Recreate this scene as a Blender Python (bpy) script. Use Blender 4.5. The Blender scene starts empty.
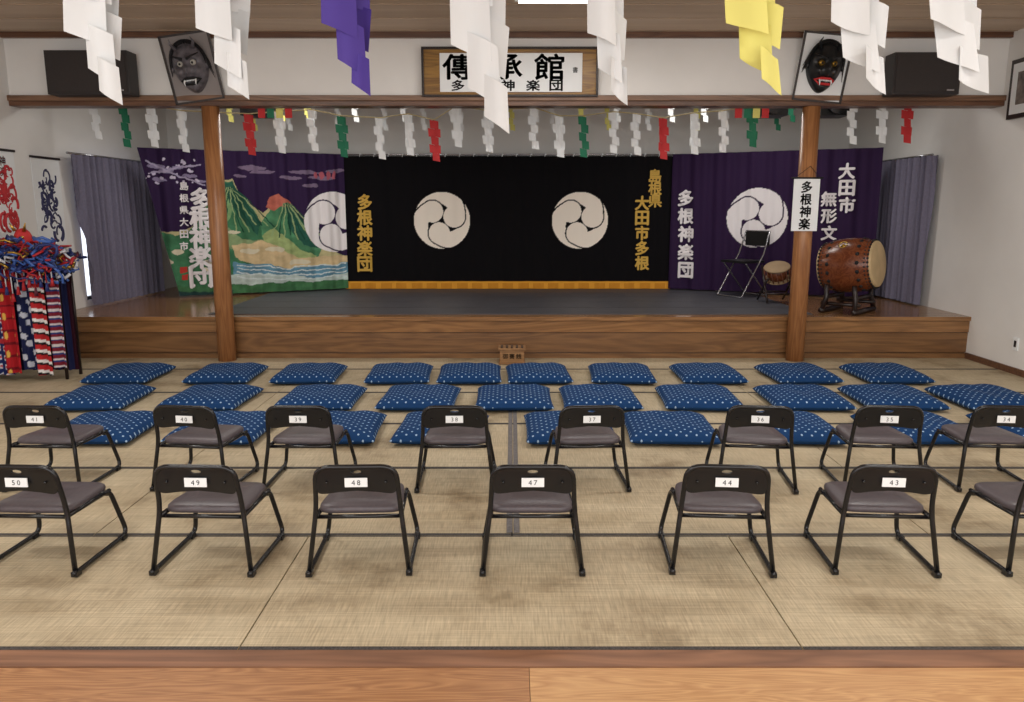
import bpy, math, random
import numpy as np
from mathutils import Vector, Matrix
random.seed(7)
PI=math.pi
CAM_H=1.5; PITCH=math.radians(10.4); F=769.0
# ---------------------------------------------------------------- helpers
def lin(c):
    out=[]
    for v in c[:3]:
        v=v/255.0
        out.append(v/12.92 if v<=0.04045 else ((v+0.055)/1.055)**2.4)
    return tuple(out)+(1.0,)
def zat(py,Y):   # survey: height on a vertical plane at distance Y
    return CAM_H-Y*math.tan(PITCH+math.atan((py-351)/F))
def plane_pt(px,py,P0,P1):   # survey: (s,z) on the vertical plane P0-P1
    dx=(px-512)/F; dy=-(py-351)/F
    d=Vector((dx, math.cos(PITCH)+dy*math.sin(PITCH), -math.sin(PITCH)+dy*math.cos(PITCH)))
    ex,ey=P1[0]-P0[0],P1[1]-P0[1]; L=math.hypot(ex,ey); ex/=L; ey/=L
    nx,ny=ey,-ex
    t=(P0[0]*nx+P0[1]*ny)/(d.x*nx+d.y*ny)
    X,Y,Z=d.x*t,d.y*t,CAM_H+d.z*t
    return ((X-P0[0])*ex+(Y-P0[1])*ey, Z)
def Xat(px,Y,Z): return (px-512)*(Y*math.cos(PITCH)-(Z-CAM_H)*math.sin(PITCH))/F

def new_mat(name):
    m=bpy.data.materials.new(name); m.use_nodes=True
    nt=m.node_tree; b=nt.nodes['Principled BSDF']
    return m,nt,b
def mat(name,rgb,rough=0.6,metal=0.0,nscale=None,namt=0.12,bump=0.0,bscale=80,spec=0.5,stretch=(1,1,1),emit=None):
    m,nt,b=new_mat(name); L=nt.links
    b.inputs['Base Color'].default_value=lin(rgb); b.inputs['Roughness'].default_value=rough
    b.inputs['Metallic'].default_value=metal; b.inputs['Specular IOR Level'].default_value=spec
    tc=nt.nodes.new('ShaderNodeTexCoord'); mp=nt.nodes.new('ShaderNodeMapping'); mp.inputs['Scale'].default_value=stretch
    L.new(tc.outputs['Object'],mp.inputs['Vector'])
    if nscale:
        n=nt.nodes.new('ShaderNodeTexNoise'); n.inputs['Scale'].default_value=nscale; n.inputs['Detail'].default_value=5
        L.new(mp.outputs[0],n.inputs['Vector'])
        r=nt.nodes.new('ShaderNodeValToRGB')
        c=lin(rgb); r.color_ramp.elements[0].position=0.3; r.color_ramp.elements[1].position=0.7
        r.color_ramp.elements[0].color=tuple(x*(1-namt) for x in c[:3])+(1,)
        r.color_ramp.elements[1].color=tuple(min(1,x*(1+namt)) for x in c[:3])+(1,)
        L.new(n.outputs['Fac'],r.inputs['Fac']); L.new(r.outputs[0],b.inputs['Base Color'])
    if bump:
        n2=nt.nodes.new('ShaderNodeTexNoise'); n2.inputs['Scale'].default_value=bscale
        L.new(mp.outputs[0],n2.inputs['Vector'])
        bp=nt.nodes.new('ShaderNodeBump'); bp.inputs['Strength'].default_value=bump; bp.inputs['Distance'].default_value=0.01
        L.new(n2.outputs['Fac'],bp.inputs['Height']); L.new(bp.outputs[0],b.inputs['Normal'])
    if emit:
        b.inputs['Emission Color'].default_value=lin(rgb); b.inputs['Emission Strength'].default_value=emit
    return m
def wood(name,c1,c2,axis='x',scale=3.0,rough=0.35,dist=3.0):
    m,nt,b=new_mat(name); L=nt.links
    tc=nt.nodes.new('ShaderNodeTexCoord'); mp=nt.nodes.new('ShaderNodeMapping')
    k=0.09
    mp.inputs['Scale'].default_value={'x':(k,1,1),'y':(1,k,1),'z':(1,1,k)}[axis]
    L.new(tc.outputs['Object'],mp.inputs['Vector'])
    n=nt.nodes.new('ShaderNodeTexNoise'); n.inputs['Scale'].default_value=scale*3; n.inputs['Detail'].default_value=3; n.inputs['Distortion'].default_value=0.6
    L.new(mp.outputs[0],n.inputs['Vector'])
    mu=nt.nodes.new('ShaderNodeMath'); mu.operation='MULTIPLY'; mu.inputs[1].default_value=dist*5
    L.new(n.outputs['Fac'],mu.inputs[0])
    fr=nt.nodes.new('ShaderNodeMath'); fr.operation='PINGPONG'; fr.inputs[1].default_value=1.0
    L.new(mu.outputs[0],fr.inputs[0])
    n3=nt.nodes.new('ShaderNodeTexNoise'); n3.inputs['Scale'].default_value=scale*22; n3.inputs['Detail'].default_value=4
    L.new(mp.outputs[0],n3.inputs['Vector'])
    mx=nt.nodes.new('ShaderNodeMath'); mx.operation='ADD'
    h=nt.nodes.new('ShaderNodeMath'); h.operation='MULTIPLY'; h.inputs[1].default_value=0.55
    L.new(fr.outputs[0],h.inputs[0]); 
    h2=nt.nodes.new('ShaderNodeMath'); h2.operation='MULTIPLY'; h2.inputs[1].default_value=0.5
    L.new(n3.outputs['Fac'],h2.inputs[0]); L.new(h.outputs[0],mx.inputs[0]); L.new(h2.outputs[0],mx.inputs[1])
    r=nt.nodes.new('ShaderNodeValToRGB'); r.color_ramp.elements[0].color=lin(c1); r.color_ramp.elements[1].color=lin(c2)
    r.color_ramp.elements[0].position=0.15; r.color_ramp.elements[1].position=0.85
    L.new(mx.outputs[0],r.inputs['Fac']); L.new(r.outputs[0],b.inputs['Base Color'])
    b.inputs['Roughness'].default_value=rough
    return m
def attr_mat(name,rough=0.85,sheen=0.0,weave=0.15):
    m,nt,b=new_mat(name); L=nt.links
    a=nt.nodes.new('ShaderNodeAttribute'); a.attribute_name='Col'
    tc=nt.nodes.new('ShaderNodeTexCoord'); n=nt.nodes.new('ShaderNodeTexNoise'); n.inputs['Scale'].default_value=300
    L.new(tc.outputs['Object'],n.inputs['Vector'])
    bp=nt.nodes.new('ShaderNodeBump'); bp.inputs['Strength'].default_value=weave; bp.inputs['Distance'].default_value=0.003
    L.new(n.outputs['Fac'],bp.inputs['Height']); L.new(bp.outputs[0],b.inputs['Normal'])
    L.new(a.outputs['Color'],b.inputs['Base Color']); b.inputs['Roughness'].default_value=rough
    b.inputs['Sheen Weight'].default_value=sheen; b.inputs['Specular IOR Level'].default_value=0.15
    return m

def fillet(pts,rad,n=5):
    pts=[Vector(p) for p in pts]; out=[pts[0]]
    for i in range(1,len(pts)-1):
        a,b,c=pts[i-1],pts[i],pts[i+1]
        d1=(a-b); d2=(c-b); r=min(rad,d1.length*0.45,d2.length*0.45)
        p=b+d1.normalized()*r; q=b+d2.normalized()*r
        for k in range(n+1):
            t=k/n; out.append(p*(1-t)**2+b*2*t*(1-t)+q*t*t)
    out.append(pts[-1]); return out
class MB:
    def __init__(s): s.v=[];s.f=[];s.m=[];s.s=[]
    def add(s,v,f,mi=0,smooth=False):
        o=len(s.v); s.v+= [tuple(x) for x in v]
        for q in f: s.f.append(tuple(i+o for i in q)); s.m.append(mi); s.s.append(smooth)
    def box(s,x0,x1,y0,y1,z0,z1,mi=0,M=None):
        v=[(x,y,z) for z in (z0,z1) for y in (y0,y1) for x in (x0,x1)]
        if M: v=[M@Vector(p) for p in v]
        s.add(v,[(0,2,3,1),(4,5,7,6),(0,1,5,4),(2,6,7,3),(0,4,6,2),(1,3,7,5)],mi)
    def tube(s,path,r,mi=0,seg=10,caps=True,closed=False,r2=None):
        P=[Vector(p) for p in path]; n=len(P); v=[];f=[]
        up=Vector((0.13,0.31,0.94)).normalized()
        prev=None
        for i in range(n):
            if closed: t=(P[(i+1)%n]-P[i-1]).normalized()
            else: t=(P[min(i+1,n-1)]-P[max(i-1,0)]).normalized()
            if prev is None:
                a=t.cross(up); 
                if a.length<1e-3: a=t.cross(Vector((1,0,0)))
            else:
                a=prev-t*prev.dot(t)
            a.normalize(); prev=a; b=t.cross(a)
            rr=r if r2 is None else r+(r2-r)*i/(n-1)
            for k in range(seg):
                th=2*PI*k/seg; v.append(P[i]+(a*math.cos(th)+b*math.sin(th))*rr)
        m=n if closed else n-1
        for i in range(m):
            for k in range(seg):
                j=(i+1)%n
                f.append((i*seg+k,i*seg+(k+1)%seg,j*seg+(k+1)%seg,j*seg+k))
        if caps and not closed:
            f.append(tuple(range(seg-1,-1,-1))); f.append(tuple((n-1)*seg+k for k in range(seg)))
        s.add(v,f,mi,True)
    def lathe(s,prof,M=None,mi=0,seg=32,smooth=True):
        M=M or Matrix.Identity(4); v=[];f=[]
        for (r,z) in prof:
            for k in range(seg):
                th=2*PI*k/seg; v.append(M@Vector((r*math.cos(th),r*math.sin(th),z)))
        for i in range(len(prof)-1):
            for k in range(seg):
                f.append((i*seg+k,i*seg+(k+1)%seg,(i+1)*seg+(k+1)%seg,(i+1)*seg+k))
        f.append(tuple(range(seg-1,-1,-1))); f.append(tuple((len(prof)-1)*seg+k for k in range(seg)))
        s.add(v,f,mi,smooth)
    def ball(s,c,r,mi=0,seg=14,sc=(1,1,1)):
        prof=[(max(1e-4,math.sin(PI*i/8))*r,-math.cos(PI*i/8)*r) for i in range(9)]
        s.lathe(prof,Matrix.Translation(c)@Matrix.Diagonal((*sc,1)),mi,seg)
    def build(s,name,mats,bevel=0):
        me=bpy.data.meshes.new(name); me.from_pydata(s.v,[],s.f)
        for m in mats: me.materials.append(m)
        me.polygons.foreach_set('material_index',s.m); me.polygons.foreach_set('use_smooth',s.s); me.update()
        o=bpy.data.objects.new(name,me); bpy.context.scene.collection.objects.link(o)
        if bevel:
            b=o.modifiers.new('bev','BEVEL'); b.width=bevel; b.segments=2; b.limit_method='ANGLE'
        return o
def group(name,objs,loc=(0,0,0)):
    e=bpy.data.objects.new(name,None); e.location=loc; e.empty_display_size=0.1
    bpy.context.scene.collection.objects.link(e)
    for o in objs: o.parent=e
    return e
_cache={}
def glyph(ch):
    if ch in _cache: return _cache[ch]
    c=bpy.data.curves.new('t','FONT'); c.body=ch; c.size=1; c.resolution_u=3
    o=bpy.data.objects.new('t',c); bpy.context.scene.collection.objects.link(o)
    bpy.context.view_layer.update()
    me=o.evaluated_get(bpy.context.evaluated_depsgraph_get()).to_mesh()
    v=np.array([x.co[:2] for x in me.vertices]) if len(me.vertices) else np.zeros((0,2)); f=[tuple(p.vertices) for p in me.polygons]
    if len(v):
        mn=v.min(0); mxx=v.max(0); v=v-(mn+mxx)/2; v=v/max((mxx-mn).max(),1e-6)
    o.evaluated_get(bpy.context.evaluated_depsgraph_get()).to_mesh_clear()
    bpy.data.objects.remove(o); bpy.data.curves.remove(c)
    _cache[ch]=(v,f); return _cache[ch]
def put_text(mb,chars,mapf,s,z,size,step=None,mi=0,vertical=True,bold=.028,wx=1.0):
    step=step or size*1.1
    offs=[(0,0),(bold,0),(-bold,0),(0,bold),(0,-bold),(bold*.7,bold*.7),(-bold*.7,-bold*.7)] if bold else [(0,0)]
    for i,ch in enumerate(chars):
        v,f=glyph(ch)
        cs,cz=(s,z-i*step) if vertical else (s+i*step,z)
        for ox,oz in offs:
            mb.add([mapf(cs+(p[0]+ox)*size*wx,cz+(p[1]+oz)*size) for p in v],f,mi)
# ---------------------------------------------------------------- materials
M_wall=mat('white_plaster',(236,234,231),0.9,nscale=2,namt=0.03,bump=0.05,bscale=150)
M_ceil=wood('ceiling_board',(186,164,142),(206,186,166),'x',0.8,0.6,1.5)
M_trim=wood('dark_trim_wood',(84,56,42),(116,80,58),'x',2,0.4)
M_batt=mat('batten_wood',(170,148,126),.6)
M_beam=wood('beam_wood',(100,72,54),(136,102,78),'x',2,0.4)
M_col=wood('column_cedar',(140,90,54),(176,122,78),'z',2.5,0.35)
M_stage=wood('stage_wood',(124,88,56),(162,118,76),'x',2.0,0.18)
M_stage2=wood('stage_face_wood',(104,72,46),(138,100,64),'x',2.0,0.3)
M_front=wood('threshold_wood',(142,96,60),(178,130,86),'x',3.4,0.45,7)
M_front2=wood('threshold_wood_light',(176,128,82),(204,160,110),'x',3.4,0.45,7)
M_front3=wood('threshold_dark',(112,76,54),(148,106,78),'x',2.0,0.5)
M_mat=mat('stage_black_mat',(72,72,78),0.5,nscale=4,namt=0.12,bump=0.3,bscale=60)
M_black=mat('black_paint',(20,20,22),0.35)
M_chrome=mat('dark_metal',(60,60,62),0.3,0.8)
M_tube=mat('black_steel_tube',(19,19,22),0.25)
M_seat=mat('seat_vinyl',(84,76,80),0.4,nscale=60,namt=0.1,bump=0.1,bscale=200)
M_plate=mat('black_plastic',(20,20,23),0.28)
M_white=mat('white_paper',(240,242,243),0.75)
M_shide=mat('streamer_paper',(216,218,219),0.8)
M_ink=mat('black_ink',(18,17,18),0.7)
M_gold=mat('gold_thread',(206,164,66),0.6)
M_textw=mat('white_dye',(236,230,232),0.85)
M_green=mat('green_paper',(26,116,84),0.7)
M_red=mat('red_paper',(196,44,46),0.7)
M_purple=mat('purple_paper',(72,50,142),0.7)
M_yellow=mat('yellow_paper',(228,220,122),0.7)
M_rope=mat('straw_rope',(200,184,140),0.9)
M_curt=mat('greylavender_curtain',(116,112,132),0.9,nscale=40,namt=0.08)
M_boardgold=wood('sign_frame_wood',(110,74,26),(160,118,50),'x',3,0.3)
M_steel=mat('chrome_tube',(170,170,175),0.2,0.9)
M_skin=mat('drum_skin',(196,170,128),0.7,nscale=6,namt=0.12)
M_drum=wood('drum_body',(98,48,28),(130,72,42),'y',3,0.25)
M_drum_dark=mat('dark_lacquer',(38,26,24),0.3)
M_brass=mat('brass',(190,150,70),0.3,0.9)

def tatami():
    m,nt,b=new_mat('tatami_straw'); L=nt.links
    tc=nt.nodes.new('ShaderNodeTexCoord')
    n=nt.nodes.new('ShaderNodeTexNoise'); n.inputs['Scale'].default_value=1.5; n.inputs['Detail'].default_value=7; n.inputs['Roughness'].default_value=0.65
    L.new(tc.outputs['Object'],n.inputs['Vector'])
    r=nt.nodes.new('ShaderNodeValToRGB'); e=r.color_ramp.elements
    e[0].position=0.32; e[0].color=lin((134,117,90)); e[1].position=0.62; e[1].color=lin((190,175,146))
    x=e.new(.45); x.color=lin((176,160,131))
    L.new(n.outputs['Fac'],r.inputs['Fac'])
    mp=nt.nodes.new('ShaderNodeMapping'); mp.inputs['Scale'].default_value=(150,9,1)
    L.new(tc.outputs['Object'],mp.inputs['Vector'])
    n2=nt.nodes.new('ShaderNodeTexNoise'); n2.inputs['Scale'].default_value=1.0; n2.inputs['Detail'].default_value=3
    L.new(mp.outputs[0],n2.inputs['Vector'])
    mp3=nt.nodes.new('ShaderNodeMapping'); mp3.inputs['Scale'].default_value=(2,110,1)
    L.new(tc.outputs['Object'],mp3.inputs['Vector'])
    n3=nt.nodes.new('ShaderNodeTexNoise'); n3.inputs['Scale'].default_value=1.0; n3.inputs['Detail'].default_value=2
    L.new(mp3.outputs[0],n3.inputs['Vector'])
    mx=nt.nodes.new('ShaderNodeMix'); mx.data_type='RGBA'; mx.blend_type='OVERLAY'; mx.inputs[0].default_value=0.45
    L.new(r.outputs[0],mx.inputs[6]); L.new(n2.outputs['Fac'],mx.inputs[7])
    my=nt.nodes.new('ShaderNodeMix'); my.data_type='RGBA'; my.blend_type='OVERLAY'; my.inputs[0].default_value=0.35
    L.new(mx.outputs[2],my.inputs[6]); L.new(n3.outputs['Fac'],my.inputs[7]); L.new(my.outputs[2],b.inputs['Base Color'])
    bp=nt.nodes.new('ShaderNodeBump'); bp.inputs['Strength'].default_value=0.35; bp.inputs['Distance'].default_value=0.004
    L.new(n2.outputs['Fac'],bp.inputs['Height']); L.new(bp.outputs[0],b.inputs['Normal'])
    b.inputs['Roughness'].default_value=0.65
    return m
M_tatami=tatami()
M_heri=mat('tatami_border_cloth',(66,62,60),0.8,nscale=120,namt=0.6)
M_heri2=mat('tatami_aisle_border',(108,104,104),0.8,nscale=60,namt=0.3)

XL,XR=-4.77,4.67
YS=7.78
ZS=0.43; ZC=3.13
# ---------------------------------------------------------------- floor
mb=MB()
T=0.955
rows=[2.43+T*i for i in range(6)]+[YS]
for i in range(6):
    y0,y1=rows[i],rows[i+1]
    off=-0.95 if i==0 else 0.0
    xs=sorted([x for x in [off+k*1.96 for k in range(-4,5)] if XL+.05<x<XR-.05]+[XL,XR])
    for a,c in zip(xs[:-1],xs[1:]):
        g=0.003
        mb.box(a+g,c-g,y0+g,y1-g,-0.05,0.0,0)
        mb.box(a+g,c-g,y0+g,y0+0.024,0.0,0.0015,1); mb.box(a+g,c-g,y1-0.012,y1-g,0.0,0.0015,1)
mb.box(-0.026,0.002,rows[1]+.03,YS-.01,0.0015,0.003,2); mb.box(0.008,0.036,rows[1]+.03,YS-.01,0.0015,0.003,2)
mb.box(XL,XR,2.43,YS,-0.08,-0.051,1)
floor=mb.build('floor',[M_tatami,M_heri,M_heri2])
mb=MB()
mb.box(XL,XR,2.33,2.428,-0.06,0.004,0)
mb.box(XL,0.056,-1.6,2.328,-0.06,0.0,1); mb.box(0.058,XR,-1.6,2.328,-0.06,0.0,2)
mb.build('floor_threshold_boards',[M_front3,M_front,M_front2])
# ---------------------------------------------------------------- walls / ceiling
mb=MB(); mb.box(XL-.12,XL,-1.6,8.6,-.1,ZC+.1); mb.box(XL-.12,XL,9.9,11.1,-.1,ZC+.1); mb.box(XL-.12,XL,8.6,9.9,2.1,ZC+.1); mb.box(XL-.12,XL,8.6,9.9,-.1,0.5)
mb.build('wall_left',[M_wall])
mb=MB(); mb.box(XR,XR+.12,-1.6,11.1,-.1,ZC+.1); mb.build('wall_right',[M_wall])
mb=MB(); mb.box(XL,XR,11.0,11.1,-.1,ZC+.1); mb.build('wall_back',[M_wall])
mb=MB(); mb.box(XL,XR,7.62,7.78,2.56,ZC); mb.build('wall_header',[M_wall])
mb=MB(); mb.box(XL-.12,XR+.12,-1.6,11.1,ZC+.001,ZC+.1)
mb.build('ceiling',[M_ceil])
mb=MB()
for k in range(20): mb.box(XL+.01,XR-.01,7.5-.455*k,7.506-.455*k,ZC-.006,ZC)
mb.build('trim_ceiling_battens',[M_batt])
mb=MB(); mb.box(XL+.001,XR-.001,7.57,7.619,ZC-.05,ZC-.001); mb.build('trim_cornice',[M_trim])
mb=MB(); mb.box(XL+.001,XR-.001,7.57,7.80,2.515,2.565,0); mb.box(XL+.001,XR-.001,7.59,7.79,2.47,2.515,1); mb.build('trim_header_beam',[M_beam,M_trim],0.004)
mb=MB(); mb.box(XR-.02,XR-.001,2.4,YS-.02,0.001,0.06); mb.build('baseboard_right',[M_trim])
mb=MB(); mb.box(XL+.001,XL+.02,2.4,YS-.02,0.001,0.06); mb.build('baseboard_left',[M_trim])
mb=MB()
for y in (8.6,9.2,9.86): mb.box(XL-.06,XL-.02,y,y+.04,0.5,2.1)
for z in (0.5,2.06): mb.box(XL-.06,XL-.02,8.6,9.9,z,z+.04)
mb.box(XL-.09,XL-.08,8.55,9.95,0.45,2.15,1)
mb.build('window_1',[M_chrome,mat('window_daylight',(240,246,255),0.5,emit=1.4)])
# ---------------------------------------------------------------- stage
mb=MB()
mb.box(XL+.001,XR-.001,YS+.02,10.99,0.0,ZS-.045,1)
mb.box(XL+.001,XR-.001,YS-.03,10.99,ZS-.04,ZS,0)
mb.box(XL+.001,XR-.001,YS-.012,YS+.02,ZS-.16,ZS-.045,0)
mb.box(XL+.001,XR-.001,YS+.0,YS+.02,0.06,ZS-.165,1)
mb.box(XL+.001,XR-.001,YS-.015,YS+.02,0.001,0.05,1)
for y in np.arange(YS+.1,10.9,0.12): mb.box(XL+.01,XR-.01,y,y+.004,ZS,ZS+.0006,2)
mb.build('stage_platform',[M_stage,M_stage2,M_black],0.003)
mb=MB(); mb.box(-3.15,3.12,YS+.14,10.55,ZS+.001,ZS+.008)
for k in range(1,5): mb.box(-3.15,3.12,YS+.14+k*.53,YS+.146+k*.53,ZS+.008,ZS+.0086,1)
mb.build('stage_mat',[M_mat,M_black])
for x in (-2.885,2.865):
    mb=MB(); mb.lathe([(0.088,0.001),(0.086,1.2),(0.082,2.468)],Matrix.Translation((x,7.655,0)),0,28); 
    mb.build('wooden_column',[M_col])
# ---------------------------------------------------------------- curtains
def inpoly(S,Z,P):
    ins=np.zeros(S.shape,bool); n=len(P)
    for i in range(n):
        x1,y1=P[i]; x2,y2=P[(i+1)%n]
        if y1==y2: continue
        c=((y1>Z)!=(y2>Z))&(S<(x2-x1)*(Z-y1)/(y2-y1)+x1); ins^=c
    return ins
def tomoe(dx,dz,R,d=1,rot=0.5):
    r=np.hypot(dx,dz)/R; a=np.arctan2(dz,dx)*d
    X,Y=r*np.cos(a),r*np.sin(a)
    hd=[np.hypot(X-.46*math.cos(rot+k*2*PI/3),Y-.46*math.sin(rot+k*2*PI/3)) for k in range(3)]
    m=np.zeros(r.shape,bool)
    for k in range(3):
        t0=rot+k*2*PI/3
        m|=hd[k]<.385
        ph=(a-t0)%(2*PI); t=.70*np.clip(1-ph/2.9,0,1)**.9
        ro=np.minimum(1,.85+.15*ph/.5)
        tail=(ph<2.75)&(r<ro)&(r>1-t)&(r>.42)
        for j in range(3):
            if j!=k: tail&=hd[j]>.43
        m|=tail&~((((a-(rot+(k+1)*2*PI/3))%(2*PI))<1.2)&(r<.85+.15*((a-(rot+(k+1)*2*PI/3))%(2*PI))/.5+.05)&(ph>1.5)&(((a-(rot+(k+1)*2*PI/3))%(2*PI))<.5))
    return m&(r<=1)
def fbm(S,Z,seed,f0=3,oct=5):
    r=np.random.RandomState(seed); o=np.zeros(S.shape); amp=1;f=f0
    for k in range(oct):
        for q in range(4):
            a=r.uniform(0,2*PI); p=r.uniform(0,6.3); o+=amp*.35*np.sin(f*(math.cos(a)*S+math.sin(a)*Z)+p+1.2*np.sin(f*.6*(math.sin(a)*S-math.cos(a)*Z)+p))
        amp*=.6; f*=2.1
    return o
class Curtain:
    def __init__(s,P0,P1,z0,z1,amp=.012,lam=.33,base=(20,18,20),step=.01,skl=0.0,skr=0.0):
        s.P0,s.P1=P0,P1; s.L=math.hypot(P1[0]-P0[0],P1[1]-P0[1]); s.e=((P1[0]-P0[0])/s.L,(P1[1]-P0[1])/s.L)
        s.n=(s.e[1],-s.e[0]); s.z0,s.z1=z0,z1; s.amp,s.lam=amp,lam
        s.nx=int(s.L/step)+1; s.nz=int((z1-z0)/step)+1
        a=np.linspace(0,s.L,s.nx); b=np.linspace(z0,z1,s.nz); s.S,s.Z=np.meshgrid(a,b)
        q=(z1-s.Z)/(z1-z0); s.S=s.S+q*(skl*(1-s.S/s.L)-skr*s.S/s.L)
        s.C=np.zeros(s.S.shape+(4,)); s.C[:]=lin(base); s.WS,s.WZ=s.S,s.Z
    def warp(s,a):
        s.WS=s.S+a*fbm(s.S,s.Z,1,14,3); s.WZ=s.Z+a*fbm(s.S,s.Z,2,14,3)
    def off(s,S,Z):
        return s.amp*(np.sin(2*PI*S/s.lam+1.3*np.sin(S*2.1))+.5*np.sin(2*PI*S/(s.lam*.43)+Z*.8))
    def mapf(s,S,Z,d=.014):
        o=float(s.off(np.array(S),np.array(Z)))+d
        return (s.P0[0]+s.e[0]*S+s.n[0]*o, s.P0[1]+s.e[1]*S+s.n[1]*o, Z)
    def px(s,x,y): return plane_pt(x,y,s.P0,s.P1)
    def poly(s,pts,rgb,var=0): 
        m=inpoly(s.WS,s.WZ,[s.px(*p) for p in pts])
        c=np.array(lin(rgb)); s.C[m]=c
        if var:
            k=np.exp(var*fbm(s.S,s.Z*1.6,len(pts),18,4))[m][:,None]; s.C[m,:3]=np.clip(c[:3]*k,0,1)
    def circ(s,x,y,r,rgb,ry=None):
        c=s.px(x,y); e=s.px(x+r,y); R=abs(e[0]-c[0]); Rz=R if ry is None else R*ry/r
        s.C[((s.WS-c[0])/R)**2+((s.WZ-c[1])/Rz)**2<1]=lin(rgb)
    def emblem(s,x,y,r,rgb,d=1,rot=.5):
        c=s.px(x,y); e=s.px(x+r,y); R=abs(e[0]-c[0])
        s.C[tomoe(s.S-c[0],s.Z-c[1],R,d,rot)]=lin(rgb)
    def build(s,name,m):
        o=s.off(s.S,s.Z)
        V=np.stack([s.P0[0]+s.e[0]*s.S+s.n[0]*o,s.P0[1]+s.e[1]*s.S+s.n[1]*o,s.Z],-1).reshape(-1,3)
        idx=np.arange(s.nx*s.nz).reshape(s.nz,s.nx)
        Fq=np.stack([idx[:-1,:-1],idx[:-1,1:],idx[1:,1:],idx[1:,:-1]],-1).reshape(-1,4)
        me=bpy.data.meshes.new(name); me.vertices.add(len(V)); me.vertices.foreach_set('co',V.ravel().astype('f'))
        me.loops.add(Fq.size); me.loops.foreach_set('vertex_index',Fq.ravel().astype('i'))
        me.polygons.add(len(Fq)); me.polygons.foreach_set('loop_start',np.arange(0,Fq.size,4).astype('i'))
        me.polygons.foreach_set('loop_total',np.full(len(Fq),4).astype('i'))
        me.update(calc_edges=True); me.polygons.foreach_set('use_smooth',np.ones(len(Fq),bool))
        at=me.color_attributes.new('Col','FLOAT_COLOR','POINT'); at.data.foreach_set('color',s.C.reshape(-1).astype('f'))
        me.materials.append(m); me.validate()
        ob=bpy.data.objects.new(name,me); bpy.context.scene.collection.objects.link(ob); return ob
M_velvet=attr_mat('velvet_cloth',0.9,0.0); M_dyed=attr_mat('dyed_cloth',0.75,0.0)
ZB=ZS+.015
BL=(-2.26,10.45); BR=(2.17,10.45)
c=Curtain(BL,BR,ZB,2.2,amp=.010,lam=.42,base=(13,11,14),step=.008)
c.emblem(442,220.5,28,(246,234,220),1,.3); c.emblem(580,220.5,28,(246,234,220),1,.3)
zz=c.Z; c.C[zz<ZB+.10]=lin((222,156,56)); 
st=(zz<ZB+.075)&(((c.S*60)%1)<.35); c.C[st]=lin((180,112,30))
main=c.build('curtain_cloth',M_velvet)
def pxtext(tb,c,chars,x,y0,size_px,step_px,mi=0,bold=.028,wx=1.0):
    for i,ch in enumerate(chars):
        s,z=c.px(x,y0+i*step_px); s2,_=c.px(x+size_px,y0+i*step_px)
        put_text(tb,ch,c.mapf,s,z,abs(s2-s),mi=mi,bold=bold,wx=wx)
tb=MB()
pxtext(tb,c,'多根神楽団',365,202,14.5,15.5,0,.04); pxtext(tb,c,'島根県',655,176,12.5,12.5,0,.035); pxtext(tb,c,'大田市多根',642,203,13.5,15,0,.04)
t1=tb.build('gold_lettering',[M_gold])
mb=MB(); mb.tube([(-4.3,10.46,2.215),(4.3,10.46,2.215)],.012,0,8)
for i in range(24):
    x=-2.2+i*.188; mb.tube([(x,10.44,2.19),(x+.01,10.43,2.235),(x+.03,10.47,2.2)],.006,1,6)
t2=mb.build('curtain_rod',[M_steel,M_white])
group('stage_backdrop_curtain',[main,t1,t2])
# landscape curtain
c=Curtain((-4.4,9.3),(-2.22,10.42),ZB+.01,2.22,amp=.02,lam=.3,base=(48,30,64),step=.0065,skl=.34)
c.warp(.014)
V=.18
c.poly([(150,230),(172,232),(192,228),(205,208),(222,180),(231,178),(240,192),(250,205),(262,212),(272,203),(284,198),(292,204),(300,218),(312,230),(322,246),(350,258),(350,300),(150,320)],(186,176,132),V*.7)
c.poly([(150,228),(175,236),(190,232),(206,208),(221,182),(231,180),(243,196),(262,222),(275,240),(268,262),(240,275),(150,318)],(66,118,84),V)
c.poly([(205,215),(222,184),(229,182),(236,200),(226,225),(218,250),(205,245)],(120,154,106),V)
c.poly([(222,184),(231,180),(243,196),(262,222),(258,236),(244,222),(232,206)],(40,86,70),V)
c.poly([(262,222),(272,205),(284,199),(291,205),(300,219),(312,232),(322,248),(318,262),(290,262),(262,250)],(76,128,92),V)
c.poly([(284,199),(291,205),(300,219),(312,232),(322,248),(305,246),(290,228)],(42,90,76),V)
c.poly([(264,206),(270,196),(280,193),(292,203),(288,208),(281,207),(273,211)],(186,104,88),V)
c.poly([(262,236),(275,228),(290,240),(300,250),(318,256),(300,262),(270,256)],(160,176,118),V)
c.poly([(216,232),(228,226),(240,240),(262,240),(256,250),(232,250)],(140,160,116),V)
c.poly([(232,246),(262,240),(300,258),(350,255),(350,270),(300,270),(262,266),(236,258)],(208,184,142),V*.7)
c.poly([(232,262),(262,264),(300,268),(350,262),(350,276),(290,280),(232,282)],(98,142,164),V)
c.poly([(226,276),(270,273),(320,278),(350,272),(350,280),(300,284),(226,290)],(186,200,194),V)
c.poly([(150,285),(200,286),(260,284),(350,279),(350,300),(150,320)],(68,114,76),V)
c.poly([(150,292),(200,292),(235,290),(232,302),(150,318)],(36,62,62),V)
for k in range(4):
    for (ax_,ay,bx,by) in [(226,186,206,240),(228,186,236,232),(229,186,256,226),(284,203,272,236),(286,203,298,240),(288,204,314,242)]:
        x0=ax_+k*.6; x1=bx+k*6; c.poly([(x0,ay),(x0+1,ay),(x1+1.4,by),(x1,by)],(30,74,58) if k%2 else (150,170,120))
for k in range(4):
    y=265+k*4; c.poly([(236,y),(290,y+2),(346,y-2),(346,y-1),(290,y+3),(236,y+1)],(214,222,222))
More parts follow.
